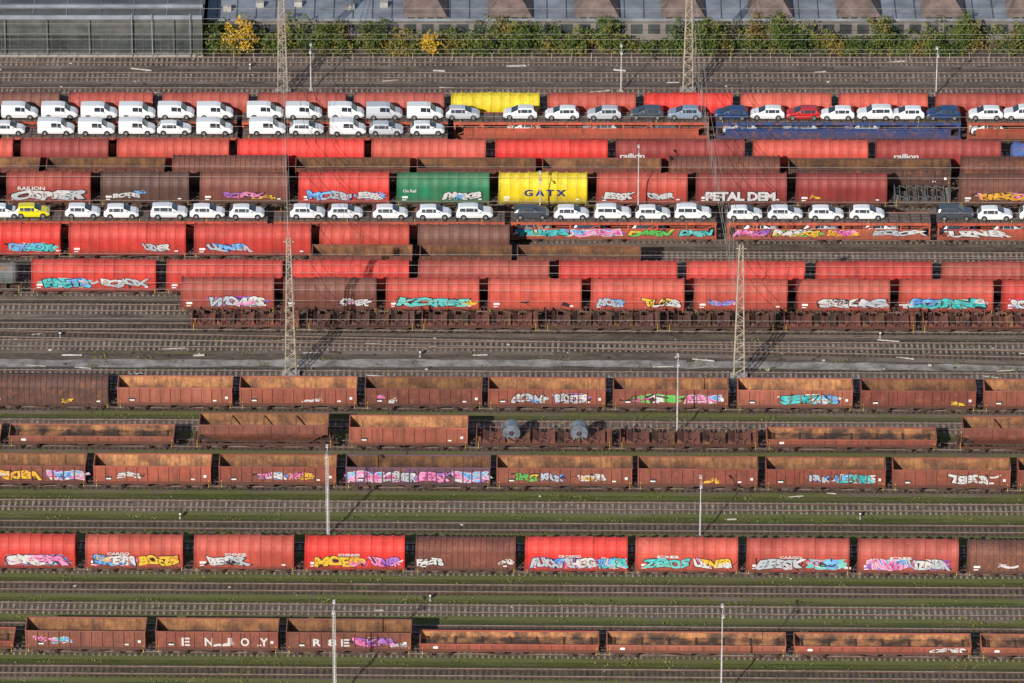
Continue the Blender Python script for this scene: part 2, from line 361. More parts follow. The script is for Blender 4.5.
# graffiti
tcache={}
def textpolys(s,offset,shear=0.0,space=.9):
    key=(s,offset,shear,space)
    if key in tcache: return tcache[key]
    c=bpy.data.curves.new('t','FONT');c.body=s;c.offset=offset;c.shear=shear;c.space_character=space;c.resolution_u=3;c.fill_mode='FRONT'
    o=bpy.data.objects.new('t',c);S.collection.objects.link(o)
    me=bpy.data.meshes.new_from_object(o)
    vs=[tuple(v.co) for v in me.vertices];fs=[tuple(p.vertices) for p in me.polygons]
    bpy.data.objects.remove(o);bpy.data.curves.remove(c);bpy.data.meshes.remove(me)
    tcache[key]=(vs,fs);return vs,fs
def lettering(s,w,h,k,outline=None,blob=None,shear=0,warp=0,bold=.02,seed=0,space=.9,k2=None,strokes=0,ks=None):
    rd=random.Random(seed);m=MB();layers=[]
    if outline: layers.append((bold+.055,outline,.012))
    layers.append((bold,k,.020))
    v0,_=textpolys(s,bold,shear,space)
    xs=[v[0] for v in v0];ys=[v[1] for v in v0];x0,x1,y0,y1=min(xs),max(xs),min(ys),max(ys)
    sx=w/(x1-x0);sz=h/(y1-y0);ph=rd.uniform(0,6)
    def blobpoly(cx,bw,bh,kk,yo):
        n=40;b=len(m.v);m.v.append((cx,-yo,0));p2=rd.uniform(0,6)
        for i in range(n):
            a=2*math.pi*i/n;r=1+.12*math.sin(5*a+p2)+.09*math.sin(9*a+p2*2)+.06*math.sin(17*a)
            ca,sa=math.cos(a),math.sin(a)
            m.v.append((cx+bw*r*math.copysign(abs(ca)**.6,ca),-yo,max(-h*.62,min(h*.62,bh*r*math.copysign(abs(sa)**.6,sa)))))
        for i in range(n): m.face((b,b+1+i,b+1+(i+1)%n),kk)
    if blob:
        blobpoly(0,w*.50,h*.52,blob,0)
        if k2: blobpoly(rd.uniform(-.3,.3)*w,w*.17,h*.5,k2,.003)
    def arc(kk,yo,t):
        cx=rd.uniform(-w*.5,w*.5);cz=rd.uniform(-h*.35,h*.35);L=rd.uniform(.5,1.5);a=rd.uniform(0,6.3);cur=rd.uniform(-3,3);p=Vector((cx,cz));pts=[]
        for i in range(9):
            pts.append(p.copy());p=p+Vector((math.cos(a),math.sin(a)*.7))*L/8;a+=cur/8
        b=len(m.v)
        for i,q in enumerate(pts):
            d=(pts[min(i+1,8)]-pts[max(i-1,0)]).normalized();nn=Vector((-d.y,d.x))*t
            for e in(-1,1):
                z=max(-h*.62,min(h*.62,q.y+nn.y*e));m.v.append((q.x+nn.x*e,-yo,z))
        for i in range(8): m.face((b+2*i,b+2*i+2,b+2*i+3,b+2*i+1),kk)
    for i in range(strokes): arc((ks or k2 or outline or k) if i%2 else (outline or k),.005+.0003*i,rd.uniform(.06,.14))
    for off,kk,yo in layers:
        vs,fs=textpolys(s,off,shear,space)
        b=len(m.v)
        for v in vs:
            X=(v[0]-(x0+x1)/2)*sx;Z=(v[1]-(y0+y1)/2)*sz
            Z+=warp*(math.sin(X*2.1+ph)*.12+math.sin(X*5+ph)*.04);X+=warp*(.14*math.sin(Z*3+X*1.5+ph)+.04*math.sin(Z*8+X*4))
            m.v.append((X,-yo,Z))
        for f in fs:
            kk2=kk
            if kk==k and k2:
                cx=sum(vs[i][0] for i in f)/len(f);cy=sum(vs[i][1] for i in f)/len(f)
                if math.sin(cx*1.6+ph)+ (cy-.35)*2.0>.35: kk2=k2
            m.face([b+i for i in f],kk2)
    for i in range(strokes//4): arc(outline or k,.024+.0003*i,.03)
    return m.mesh('lettering_mesh',False)
WORDS=['SEKAS','BOcZS','KOReS','UZNER','RASK8','MOEBs','SKEM','FAcTS','GHOR','ZE8OS','PUKXS','WOARS','OSMER','KRUX','DA6EN','TUrBS','NAKOs','BE5SK','SM0GE','EQJOX','SHEG','8ORNs']
# fill, outline, background, second colour, stray strokes
STY=[('silver','blk',None,'wht','blk'),('teal','blk','mint','lblue','wht'),('lblue','blk','pink','wht','pink'),('silver','navy',None,'lblue','blk'),('mint','blk',None,'teal','blk'),
('yel','blk',None,'org','red'),('wht','blk','lblue','pink','lblue'),('pink','blk',None,'pur','wht'),('silver','blk','pur','wht','pink'),('wht','blk',None,None,'wht'),
('teal','blk','wht','lblue','yel'),('org','blk','yel','pink','blk'),('pink','wht','pur','lblue','pink'),('grn','blk',None,'yel','blk'),('lblue','wht',None,'teal','wht'),('yel','blk','grn','wht','blk'),('wht','blk',None,'yel','pink')]
gcache={}
def graffiti(wag,x,z,w,h,si,wi,face=-1.535):
    key=(si%len(STY),wi%len(WORDS),round(w*2),round(h*4))
    if key not in gcache:
        a=STY[key[0]];g_=lambda q:('g_'+q) if q else None
        gcache[key]=lettering(WORDS[key[1]],w,h,g_(a[0]),g_(a[1]),g_(a[2]),shear=.25*((wi%3)-1),warp=1,bold=.06,seed=wi+17*si,space=.8,k2=g_(a[3]),strokes=int(2+w*.8),ks=g_(a[4]))
    return obj('graffiti',gcache[key],(x,face,z),0,(1,1,1),wag)
tagc={}
TAGS=['sOlr','ZeK','mNu','2Rk','fEws','oXo','KlS','uRb']
def tag(wag,x,z,w,h,col,wi,face):
    key=(col,wi%8,round(w*2))
    if key not in tagc: tagc[key]=lettering(TAGS[key[1]],w,h,'g_'+col,None,None,.3,1,.0,wi,.7,None,3)
    obj('graffiti_tag',tagc[key],(x,face,z),0,(1,1,1),wag)
# colours (base albedo)
R=(.54,.046,.034);O=(.50,.072,.048);RB=(.66,.034,.026);DR=(.28,.038,.034);BR=(.17,.062,.045);DB=(.105,.052,.042);RO=(.38,.066,.048)
GN=(.02,.22,.10);YE=(.80,.66,.02);GR=(.12,.13,.13);GO=(.22,.068,.048);GO2=(.32,.090,.058);BL=(.03,.09,.28);TO=(.48,.09,.05)
rg=random.Random(11)
FACE={'hood':-1.54,'steel':-1.525,'gon':-1.43,'gon2':-1.43,'low':-1.43,'trans':-1.445}
def place(cl,kind,xl,xr,col,graf=None):
    a=rowpt(cl,xl,.35);b=rowpt(cl,xr,.35);L=(b-a).length
    c=(a+b)/2;rz=rowframe(cl)
    rust=kind in('gon','gon2','low','hop')
    j=rg.uniform(.72,1.15) if rust else rg.uniform(.84,1.12);j2=rg.uniform(.85,1.15)
    o=obj(NAMES[kind],wmesh(kind,L),(c.x,c.y,.35),rz,(min(1,col[0]*j),min(1,col[1]*j*j2),min(1,col[2]*j*j2)))
    face=FACE.get(kind,-1.5)
    for g in graf or []:
        x=(g[0]-.5)*L
        hh=g[2] if len(g)>2 else 1.0
        zz={'gon':2.05,'gon2':2.05,'low':1.5,'trans':1.6}.get(kind,1.95)
        if kind=='low': hh=.45
        if kind=='trans': hh=.8
        graffiti(o,x,zz,g[1]*L,min(hh,1.2),g[3] if len(g)>3 else rg.randrange(99),rg.randrange(99),face)
    if kind in('hood','gon','gon2','steel') and cl in(204.5,293,311,408,487,571,653):
        for _ in range(rg.choice([0,1,1,2])):
            w=rg.uniform(.8,1.8);tag(o,rg.uniform(-.42,.42)*L,rg.uniform(1.55,2.3),w,rg.uniform(.35,.6),rg.choice(['wht','silver','wht','blk','lblue','yel','pink']),rg.randrange(50),face-.03)
    return o
def row(cl,items,ext=2):
    its=list(items)
    for it in its: place(cl,*it)
    if ext:
        f=its[0];l=its[-1];p=(f[2]-f[1])+8
        if f[1]<=10:
            for i in range(1,ext+1): place(cl,f[0],f[1]-p*i,f[2]-p*i,f[3])
        p=(l[2]-l[1])+8
        if l[2]>=1015:
            for i in range(1,ext+1): place(cl,l[0],l[1]+p*i,l[2]+p*i,l[3])
h='hood'
row(124,[(h,-26,62,BR),(h,69,155,RO),(h,163,250,RO),(h,258,347,RO),(h,354,445,RO),(h,451,540,YE),(h,547,636,O),(h,643,733,RB),(h,740,831,O),(h,838,927,O),(h,934,1026,RO)])
row(171,[(h,-100,15,O),(h,22,110,DR),(h,117,231,O),(h,238,365,RB),(h,371,487,O),(h,495,608,RB),(h,615,745,DR),(h,752,868,O),(h,875,1000,DR),('tank',1007,1120,BL)])
row(187,[('gon',-75,40,BR),('gon',48,165,BR),('steel',173,288,BR),('gon',296,410,BR),('gon',418,535,BR),('gon2',543,660,BR),('steel',668,780,BR),('gon2',788,950,DB),('steel',960,1075,BR)])
row(204.5,[(h,-92,0,DR),(h,7,93,RO,[(.5,.85,1.2,0)]),(h,101,191,DB,[(.3,.3,.6,9)]),(h,200,290,BR,[(.5,.45,.8,7)]),(h,299,390,R,[(.35,.5,1.1,3),(.8,.3,.9,6)]),(h,397,490,GN,[(.7,.4,.9,9)]),(h,498,588,YE),(h,596,688,O,[(.25,.35,.9,9),(.7,.3,.8,0)]),(h,695,787,DR),(h,795,887,DR),
 ('flat',893,950,GR),('steel',958,1050,BR,[(.5,.6,.9,11)])])
row(257,[(h,-55,62,RB,[(.75,.4,1.0,1)]),(h,70,187,R,[(.75,.25,.9,0)]),(h,195,312,R,[(.3,.4,.9,3)]),(h,320,410,O),(h,418,510,BR)])
row(275,[('gon',313,412,BR),('gon',420,512,BR),('gon2',518,640,BR)],0)
row(293,[('tank',-95,22,GR),(h,32,158,R,[(.28,.38,1.1,1),(.75,.38,1.1,0)]),(h,167,284,R),(h,291,410,R),(h,418,550,RO),(h,558,678,R),(h,686,805,R),(h,814,932,R),(h,940,1060,RO)])
row(311,[(h,182,275,RO,[(.6,.6,1.2,8)]),(h,283,378,BR,[(.75,.3,.8,9)]),(h,386,480,O,[(.5,.8,1.1,4)]),(h,488,582,O,[(.5,.6,.9,5)]),(h,590,685,O,[(.22,.3,1.0,3),(.75,.4,1.0,16)]),(h,693,788,O,[(.3,.3,.7,7)]),(h,795,890,O,[(.6,.75,1.1,0)]),(h,898,993,O,[(.5,.8,1.2,1)]),(h,1001,1095,R,[(.3,.4,1.1,2)])])
row(329.5,[('flat',192,300,BR),('flat',307,415,DB),('flat',422,538,BR),('flat',545,660,DB),('flat',667,775,DB),('flat',783,915,BR),('flat',922,1040,BR,[])])
g='gon'
row(408,[('steel',-10,110,DB),(g,119,233,GO2),(g,241,357,GO2),(g,366,482,GO),('gon2',489,605,GO2,[(.35,.3,1.1,0),(.7,.3,1.1,8)]),(g,613,728,GO2,[(.4,.4,1.0,15),(.78,.3,.9,12)]),(g,737,852,GO2,[(.62,.5,1.1,10)]),('gon2',860,975,GO),(g,983,1098,GO2)])
row(447,[('low',10,175,GO2),('hop',196,333,GO),(g,350,468,GO2),('coil',476,612,BR),('flat',620,757,BR),('low',767,935,GO2),('hop',957,1095,GO)])
row(487,[(g,-32,87,GO,[(.45,.35,1.1,5),(.83,.3,1.0,12)]),(g,95,212,GO2,[(.3,.2,.7,9)]),(g,220,337,GO2,[(.45,.25,.8,6),(.7,.2,.8,11)]),('gon2',347,490,(.15,.08,.12),[(.13,.25,1.2,12),(.37,.24,1.2,8),(.62,.25,1.2,7),(.87,.24,1.2,12)]),(g,497,632,GO2,[(.22,.17,.9,13),(.41,.17,.9,3),(.7,.2,.8,9)]),(g,638,757,GO),('gon2',766,884,GO2,[(.75,.35,1.0,10),(.45,.18,.8,3)]),(g,892,1009,GO2,[(.65,.35,1.1,9)]),(g,1017,1134,GO)])
row(571,[(h,-25,77,R,[(.62,.6,1.2,6)]),(h,86,185,O,[(.3,.42,1.2,2),(.74,.42,1.2,5)]),(h,195,295,O,[(.35,.45,1.0,0)]),(h,305,406,RB,[(.35,.5,1.2,5),(.8,.32,1.1,7)]),('steel',415,517,BR,[(.15,.25,.9,9)]),(h,525,628,RB,[(.22,.32,1.2,3),(.54,.3,1.2,8),(.85,.28,1.2,10)]),(h,635,738,O,[(.3,.45,1.1,4),(.75,.38,1.1,16)]),(h,746,849,RO,[(.33,.5,1.2,0),(.78,.38,1.2,1)]),(h,857,958,RO,[(.28,.4,1.2,12),(.7,.42,1.2,8)]),('steel',966,1068,BR)])
row(653,[('low',-165,15,GO2),(g,27,147,GO,[(.3,.15,.6,14)]),('gon2',157,279,GO),(g,288,411,GO,[(.7,.35,1.0,7)]),('low',421,598,GO2),('low',607,785,GO2),('low',794,970,GO2,[(.87,.2,.4,9)]),('low',980,1157,GO2)])
def sign(cl,px,s,w,hh,k,z=2.0,outline=None,face=-1.57,name='painted_lettering'):
    p=rowpt(cl,px,.35)
    near=[o for o in S.objects if o.parent is None and 'wagon' in o.name and abs(o.location.y-p.y)<1.5]
    wg=min(near,key=lambda o:abs(o.location.x-p.x))
    me=lettering(s,w,hh,k,outline,None,0,0,.03 if not outline else .05,1,.95)
    obj(name,me,(p.x-wg.location.x,face,z),0,(1,1,1),wg)
sign(204.5,545,'G A T X',5.0,.9,'g_navy',2.35)
sign(204.5,740,'PETAL DEM',8.4,1.2,'g_wht',1.95,'g_blk')
sign(204.5,410,'On Rail',1.6,.4,'g_wht',2.6)
sign(204.5,33,'RAILION',3.3,.5,'g_wht',2.85)
sign(171,632,'railion',3.0,.7,'g_wht',2.85)
sign(171,905,'railion',3.0,.7,'g_wht',2.85)
for px,ch in((187,'E'),(210,'N'),(229,'J'),(246,'O'),(265,'Y')): sign(653,px,ch,.9,1.0,'g_wht',2.0,None,-1.48)
for px,ch in((318,'R'),(333,'8'),(346,'E')): sign(653,px,ch,.9,.9,'g_wht',2.0,None,-1.48)
for px,s in((350,'SCHENKER'),(237,'SCHENKER'),(570,'DB CARGO'),(668,'DB'),(120,'CARGO'),(900,'DB'),(790,'CARGO')): sign(571,px,s,2.4,.32,'g_wht',2.78)
# transporters
def trans(cl,xl,xr,col,graf=None): return place(cl,'trans',xl,xr,col,graf)
for xl,xr in((-225,0),(3,238),(243,448),): 
    trans(139,xl,xr,TO);trans(155,xl,xr,TO)
trans(139,454,708,TO);trans(139,715,960,BL);trans(139,966,1200,TO)
trans(239,-240,-5,TO);trans(239,0,268,TO);trans(239,274,505,TO)
trans(239,511,716,TO,[(.15,.26,.8,10),(.42,.24,.8,12),(.68,.22,.8,13),(.9,.16,.8,4)])
trans(239,726,930,TO,[(.12,.18,.8,7),(.34,.24,.8,15),(.57,.15,.8,11),(.85,.26,.8,0)])
trans(239,936,1150,TO,[(.2,.3,.8,9)])
# ---------------------------------------------------------------- cars
def carmesh(kind):
    m=MB()
    if kind=='hatch':
        st=[(-2.08,.42,.62,.66,.66,.6),(-2.02,.28,.88,.95,.80,.68),(-1.62,.22,.95,1.38,.86,.62),(-1.42,.22,.96,1.43,.86,.62),(-.95,.2,.96,1.46,.88,.63),(-.90,.2,.96,1.465,.88,.63),(-.10,.2,.95,1.47,.88,.63),(-.05,.2,.95,1.465,.88,.63),(.30,.2,.94,1.42,.88,.62),(1.10,.2,.93,.99,.87,.72),(1.75,.22,.82,.88,.82,.68),(2.05,.3,.62,.66,.70,.6),(2.12,.38,.5,.52,.62,.5)]
    elif kind=='suv':
        st=[(-2.2,.45,.68,.72,.7,.62),(-2.15,.3,1.0,1.06,.84,.72),(-1.95,.28,1.07,1.50,.90,.64),(-1.75,.28,1.08,1.58,.90,.66),(-1.05,.26,1.07,1.63,.91,.68),(-1.0,.26,1.07,1.635,.91,.68),(-.08,.26,1.05,1.63,.91,.68),(-.03,.26,1.05,1.63,.91,.68),(.40,.26,1.03,1.56,.91,.66),(1.05,.26,1.02,1.10,.90,.76),(1.9,.28,.94,1.0,.86,.72),(2.15,.35,.72,.76,.76,.64),(2.22,.42,.56,.58,.66,.5)]
    else:
        st=[(-2.2,.4,.7,1.0,.78,.74),(-2.17,.28,1.05,1.76,.86,.76),(-2.1,.26,1.12,1.82,.88,.76),(-1.2,.25,1.12,1.84,.89,.77),(-.55,.25,1.12,1.85,.89,.77),(-.5,.25,1.12,1.85,.89,.77),(.2,.25,1.1,1.84,.89,.76),(.25,.25,1.1,1.83,.89,.76),(.7,.25,1.06,1.73,.89,.74),(1.35,.25,1.02,1.12,.88,.78),(1.95,.28,.88,.94,.84,.72),(2.2,.34,.68,.72,.74,.62),(2.26,.4,.54,.56,.66,.5)]
    sg={'hatch':[3,5,7],'suv':[3,5,7],'van':[5,7]}[kind];rw=[0] if kind=='van' else [1]
    secs=[]
    for x,zb,zl,zr,w,wr in st:
        tall=zr-zl>.2
        f=.80 if tall else .5
        hh=[(w*.92,zb),(w,zb+(zl-zb)*.35),(w*1.0,zl-(zl-zb)*.12),(w*.975,zl),(w*.975+(wr-w*.975)*f*.9,zl+(zr-zl)*f*.93),(wr-.03,zr-(.035 if tall else .01)),(wr-.16,zr)]
        secs.append([(x,-a,b) for a,b in hh]+[(x,a,b) for a,b in hh[::-1]])
    def kf(i,j):
        if j in(3,9) and i in sg: return 'glass'
        if i==8 and 4<=j<=8: return 'glass'
        if i in rw and 4<=j<=8: return 'glass'
        if j==13: return 'tyre'
        if i==0 and j in(2,10): return 'taill'
        if i==len(st)-3 and j in(2,10): return 'headl'
        return 'cpaint'
    m.loft(secs,kf,True,'cpaint')
    W=st[5][4]
    for x in(-1.3,1.32):
        for sy in(-1,1):
            m.cyl((x,sy*(W-.1)-.105,.35),'y',.21,.355,'tyre',18) 
            m.cyl((x,sy*(W+.0)-.02+.015*sy,.31),'y',.04,.19,'rim',12)
    for sy in(-1,1): m.box(.55,.72,W+.0 if sy>0 else -W-.16,W+.16 if sy>0 else -W+.0,.97,1.08,'cpaint')
    m.box(2.085,2.13,-.35,.35,.42,.53,'tyre') if kind=='hatch' else m.box(2.185,2.24,-.35,.35,.45,.6,'tyre')
    me=m.mesh('car_mesh_'+kind)
    return me
CM={k:carmesh(k) for k in('hatch','suv','van')}
W_=(.80,.80,.79);SI=(.48,.50,.53);DG=(.06,.07,.085);NB=(.02,.05,.14);RD=(.5,.02,.02);YL=(.75,.65,.02);LG=(.74,.75,.76);BG=(.22,.28,.36)
def cars(cl,lst,z=2.85+.09+.35):
    for i,(px,c,k) in enumerate(lst):
        p=rowpt(cl,px+rg.uniform(-1.5,1.5),.3);j=rg.uniform(.92,1.02)
        obj({'van':'delivery_van','suv':'suv_car','hatch':'hatchback_car'}[k],CM[k],(p.x,p.y+rg.uniform(-.08,.08),z),rowframe(cl)+(math.pi if k!='van' and cl==139 and px>500 else 0)+rg.uniform(-.015,.015),tuple(q*j for q in c))
v_='van';hb='hatch';su='suv'
cars(139,[(x,W_,v_) for x in(-18,22,61,100,139,178,217,266,305)]+[(345,W_,v_),(385,SI,v_),(425,W_,v_)]+
 [(463,SI,hb),(521,LG,hb),(562,W_,hb),(604,SI,hb),(645,DG,hb),(686,BG,hb),(731,NB,hb),(766,W_,hb),(802,RD,hb),(838,W_,hb),(873,W_,su),(908,W_,hb),(943,NB,hb),(985,W_,hb),(1019,W_,su),(1058,SI,hb)])
cars(155,[(10,W_,hb),(58,W_,v_),(98,W_,v_),(137,W_,v_),(176,W_,hb),(215,W_,v_),(268,W_,v_),(308,LG,hb),(348,W_,v_),(387,SI,hb),(428,LG,hb)])
cars(239,[(-40,W_,hb),(3,W_,hb),(33,YL,hb),(82,LG,hb),(122,W_,hb),(170,LG,su),(209,W_,hb),(248,LG,hb),(308,W_,hb),(345,LG,hb),(391,W_,hb),(433,LG,hb),(474,W_,su),
 (530,DG,hb),(571,LG,hb),(611,W_,su),(651,W_,hb),(693,W_,su),(745,W_,hb),(785,LG,hb),(826,W_,hb),(866,W_,hb),(955,DG,su),(995,W_,hb),(1037,W_,hb)])
for cl,xs in((139,(525,600,660,740,800,860,920,985)),(239,(535,590,650,760,820,880,960,1010))):
    cars(cl,[(x,rg.choice([W_,SI,DG,NB]),hb) for x in xs],z=.95+.35)
# ---------------------------------------------------------------- tracks
def ballast_mat():
    m,nt,b=newmat('ballast');v,ov,oi=objvec(nt)
    sxo=nt.nodes.new('ShaderNodeSeparateXYZ');nt.links.new(ov,sxo.inputs[0])
    n0=noise(nt,v,.12,3,.6,(.5,1,1));n1=noise(nt,v,.9,3,.7,(.5,1.5,1));n2=noise(nt,v,8,3,.8)
    c=mixc(nt,ramp(nt,n0,.38,.62),(.185,.142,.115),(.085,.066,.055))
    c=mixc(nt,ramp(nt,n1,.42,.7,0,.7),c,(.24,.20,.175))
    c=mixc(nt,ramp(nt,n2,.38,.7,0,.65),c,(.045,.035,.030))
    ab=math_(nt,'ABSOLUTE',sxo.outputs[1])
    edge=ramp(nt,ab,.6,2.0,-.12,.25)
    sc=nt.nodes.new('ShaderNodeSeparateColor');nt.links.new(oi.outputs['Color'],sc.inputs[0])
    gf=math_(nt,'ADD',math_(nt,'ADD',n1,edge),math_(nt,'SUBTRACT',sc.outputs[0],1.0))
    gf2=math_(nt,'ADD',gf,math_(nt,'MULTIPLY',math_(nt,'SUBTRACT',n0,.5),.9))
    gm=ramp(nt,gf2,.0,.16,0,.9)
    gcol=mixc(nt,ramp(nt,n2,.3,.7),(.075,.090,.024),(.145,.14,.06))
    c=mixc(nt,gm,c,gcol)
    nt.links.new(c,b.inputs['Base Color']);b.inputs['Roughness'].default_value=.95;b.inputs['Specular IOR Level'].default_value=.1
    bp=N(nt,'ShaderNodeBump');bp.inputs['Distance'].default_value=.08;bp.inputs['Strength'].default_value=.8;nt.links.new(n2,bp.inputs['Height']);nt.links.new(bp.outputs[0],b.inputs['Normal'])
    return m
M['ballast']=ballast_mat()
TL=150
def strip(hw_top,hw_bot,zt,L=TL):
    m=MB();n=30
    for i in range(n+1):
        x=-L+2*L*i/n;m.v+=[(x,-hw_bot,-.02),(x,-hw_top,zt),(x,hw_top,zt),(x,hw_bot,-.02)]
    for i in range(n):
        for j in range(3): m.face((i*4+j,(i+1)*4+j,(i+1)*4+j+1,i*4+j+1),'ballast')
    return m.mesh('ballast_mesh')
ME_b=strip(1.35,2.0,.13)
def sleepers(k,seed):
    rd=random.Random(seed);m=MB();x=-TL
    while x<TL:
        j=rd.uniform(-.03,.03);m.box(x+j-.13,x+j+.13,-1.28+rd.uniform(-.04,.04),1.28+rd.uniform(-.04,.04),.05,.178+rd.uniform(-.012,.01),k);x+=.65
    return m.mesh('sleepers_mesh',False)
def rails():
    m=MB()
    for sy in(-1,1):
        y=sy*.7535;m.box(-TL,TL,y-.075,y+.075,.19,.215,'railside');m.box(-TL,TL,y-.02,y+.02,.215,.32,'railside');m.box(-TL,TL,y-.036,y+.036,.32,.35,'steel')
    return m.mesh('rails_mesh')
ME_s=[sleepers('sleeper',1),sleepers('sleeperw',2),sleepers('sleeper',3)];ME_r=rails()
def track(cl,grass,wood=None,rz=None,px=512,dz=0):
    p=rowpt(cl,px,0)
    e=bpy.data.objects.new('railway_track',None);S.collection.objects.link(e);e.location=(p.x,p.y,dz);e.rotation_euler=(0,0,rowframe(cl) if rz is None else rz)
    obj('ballast_bed',ME_b,(0,0,0),0,(grass,0,0),e)
    obj('sleepers',ME_s[rg.randrange(3) if wood is None else wood],(0,0,0),0,(1,1,1),e)
    obj('rails',ME_r,(0,0,0),0,(1,1,1),e)
for cl in(62,77.5,93,108): track(cl,.15)
for cl in(124,139,155,171,187,204.5,222,239,257,275,293,311,329.5): track(cl,.2)
for cl in(347,377,391): track(cl,.28)
for cl in(408,427,447,467,487): track(cl,.5)
for cl in(508,529,550,571,591,611.5,632,653,675,696,717): track(cl,.60,1 if cl in(529,591,632,675) else None)
track(347,.2,1,rowframe(347)-.035,560,.006)
# ---------------------------------------------------------------- ground
yb=G(512,400).y
m,nt,b=newmat('yard_ground')
geo=nt.nodes.new('ShaderNodeNewGeometry');pos=geo.outputs['Position']
sx=nt.nodes.new('ShaderNodeSeparateXYZ');nt.links.new(pos,sx.inputs[0])
n0=noise(nt,pos,.035,3,.6,(.4,1,1));n1=noise(nt,pos,.35,3,.7,(.35,1.2,1));n2=noise(nt,pos,5,3,.8);n3=noise(nt,pos,1.6,3,.75,(.6,1,1))
br=mixc(nt,ramp(nt,n1,.35,.65),(.15,.115,.093),(.080,.063,.053));br=mixc(nt,ramp(nt,n3,.5,.75,0,.7),br,(.22,.185,.16))
gr=mixc(nt,ramp(nt,n1,.38,.62),(.075,.100,.022),(.145,.155,.048));gr=mixc(nt,ramp(nt,n3,.52,.8,0,.8),gr,(.18,.145,.09))
gr=mixc(nt,ramp(nt,n2,.35,.7,0,.6),gr,(.038,.050,.014))
yy=math_(nt,'ADD',sx.outputs[1],math_(nt,'MULTIPLY',math_(nt,'SUBTRACT',n1,.5),30.0))
gm=ramp(nt,yy,yb+6,yb-4,0,1)
dry=ramp(nt,n0,.46,.62,0,.55)
gr=mixc(nt,dry,gr,(.15,.12,.075))
c=mixc(nt,gm,br,gr);c=mixc(nt,ramp(nt,n2,.45,.75,0,.4),c,(.05,.04,.028))
nt.links.new(c,b.inputs['Base Color']);b.inputs['Roughness'].default_value=.95;b.inputs['Specular IOR Level'].default_value=.1
bp=N(nt,'ShaderNodeBump');bp.inputs['Distance'].default_value=.15;bp.inputs['Strength'].default_value=.7;nt.links.new(n3,bp.inputs['Height']);nt.links.new(bp.outputs[0],b.inputs['Normal'])
M['ground']=m
mb=MB();mb.v=[(-6000,-4000,0),(6000,-4000,0),(6000,9000,0),(-6000,9000,0)];mb.face((0,1,2,3),'ground');obj('ground',mb.mesh('ground'))
M['path']=simple('pale_gravel',(.26,.24,.215),.9,.4,.5)
mb=MB();n=90;rp=random.Random(4)
for i in range(n+1):
    px=-300+1650*i/n;y=361+ (2 if px<512 else 2+6*((px-512)/512)**1.5) ; p=G(px,y,0);w=.65+rp.uniform(0,.5)
    mb.v+=[(p.x,p.y-w,.008),(p.x,p.y+w*.9,.008)]
for i in range(n): mb.face((2*i,2*i+2,2*i+3,2*i+1),'path')
obj('service_path',mb.mesh('service_path',False))
def leafmat(name,cols,scale=.35,lo=.33,span=.34):
    m,nt,b=newmat(name);geo=nt.nodes.new('ShaderNodeNewGeometry');pos=geo.outputs['Position']
    a=noise(nt,pos,scale,3,.6);c_=noise(nt,pos,4,2,.6)
    f=math_(nt,'ADD',math_(nt,'MULTIPLY',a,.7),math_(nt,'MULTIPLY',c_,.3))
    r=nt.nodes.new('ShaderNodeValToRGB');nt.links.new(f,r.inputs[0]);el=r.color_ramp.elements
    while len(el)<len(cols): el.new(.5)
    for i,cc in enumerate(cols): el[i].position=lo+span*i/(len(cols)-1);el[i].color=(*cc,1)
    nt.links.new(r.outputs[0],b.inputs['Base Color']);b.inputs['Roughness'].default_value=.8;b.inputs['Specular IOR Level'].default_value=.15
    return m
M['weed']=leafmat('weeds',[(.05,.07,.015),(.10,.13,.03),(.16,.16,.05),(.22,.18,.09)],.4)
M['leaf']=leafmat('autumn_leaves',[(.03,.05,.02),(.06,.095,.022),(.085,.125,.028),(.13,.14,.04),(.24,.18,.04),(.17,.09,.035)],.25,.36,.29)
M['yleaf']=leafmat('yellow_leaves',[(.34,.18,.02),(.52,.32,.03),(.66,.45,.05)],.8)
M['bark']=simple('bark',(.08,.06,.045),.9,.3)
def quads(pts,size,k,name,seed=0,upright=False):
    r=np.random.RandomState(seed);n=len(pts);pts=np.asarray(pts)
    a=r.normal(size=(n,3));a/=np.linalg.norm(a,axis=1)[:,None]
    if upright: a=np.stack([r.normal(size=n),r.normal(size=n)*.5,np.zeros(n)],1);a/=np.linalg.norm(a,axis=1)[:,None]
    bb=r.normal(size=(n,3)) if not upright else np.tile([0,0,1.],(n,1))+r.normal(size=(n,3))*.3
    bb-=a*(a*bb).sum(1)[:,None];bb/=np.linalg.norm(bb,axis=1)[:,None]
    s=size*r.uniform(.6,1.3,size=(n,1));a=a*s;bb=bb*s*.7
    v=np.stack([pts-a,pts-bb,pts+a,pts+bb],1).reshape(-1,3)
    me=bpy.data.meshes.new(name);f=np.arange(4*n).reshape(n,4)
    me.from_pydata(v.tolist(),[],f.tolist());me.materials.append(M[k]);return me
y0=G(512,412).y;y1=G(512,705).y
P=[];rt=random.Random(5)
for _ in range(1700):
    cx,cy=rt.uniform(-75,75),rt.uniform(y1,y0+6)
    for _ in range(rt.randint(5,16)): P.append((cx+rt.gauss(0,.7),cy+rt.gauss(0,.3),rt.uniform(.02,.20)))
for _ in range(160):
    cx,cy=rt.uniform(-75,75),rt.uniform(y0,G(512,340).y)
    for _ in range(rt.randint(5,20)): P.append((cx+rt.gauss(0,.6),cy+rt.gauss(0,.25),rt.uniform(.02,.3)))
obj('weeds',quads(P,.12,'weed','weeds',2,True))
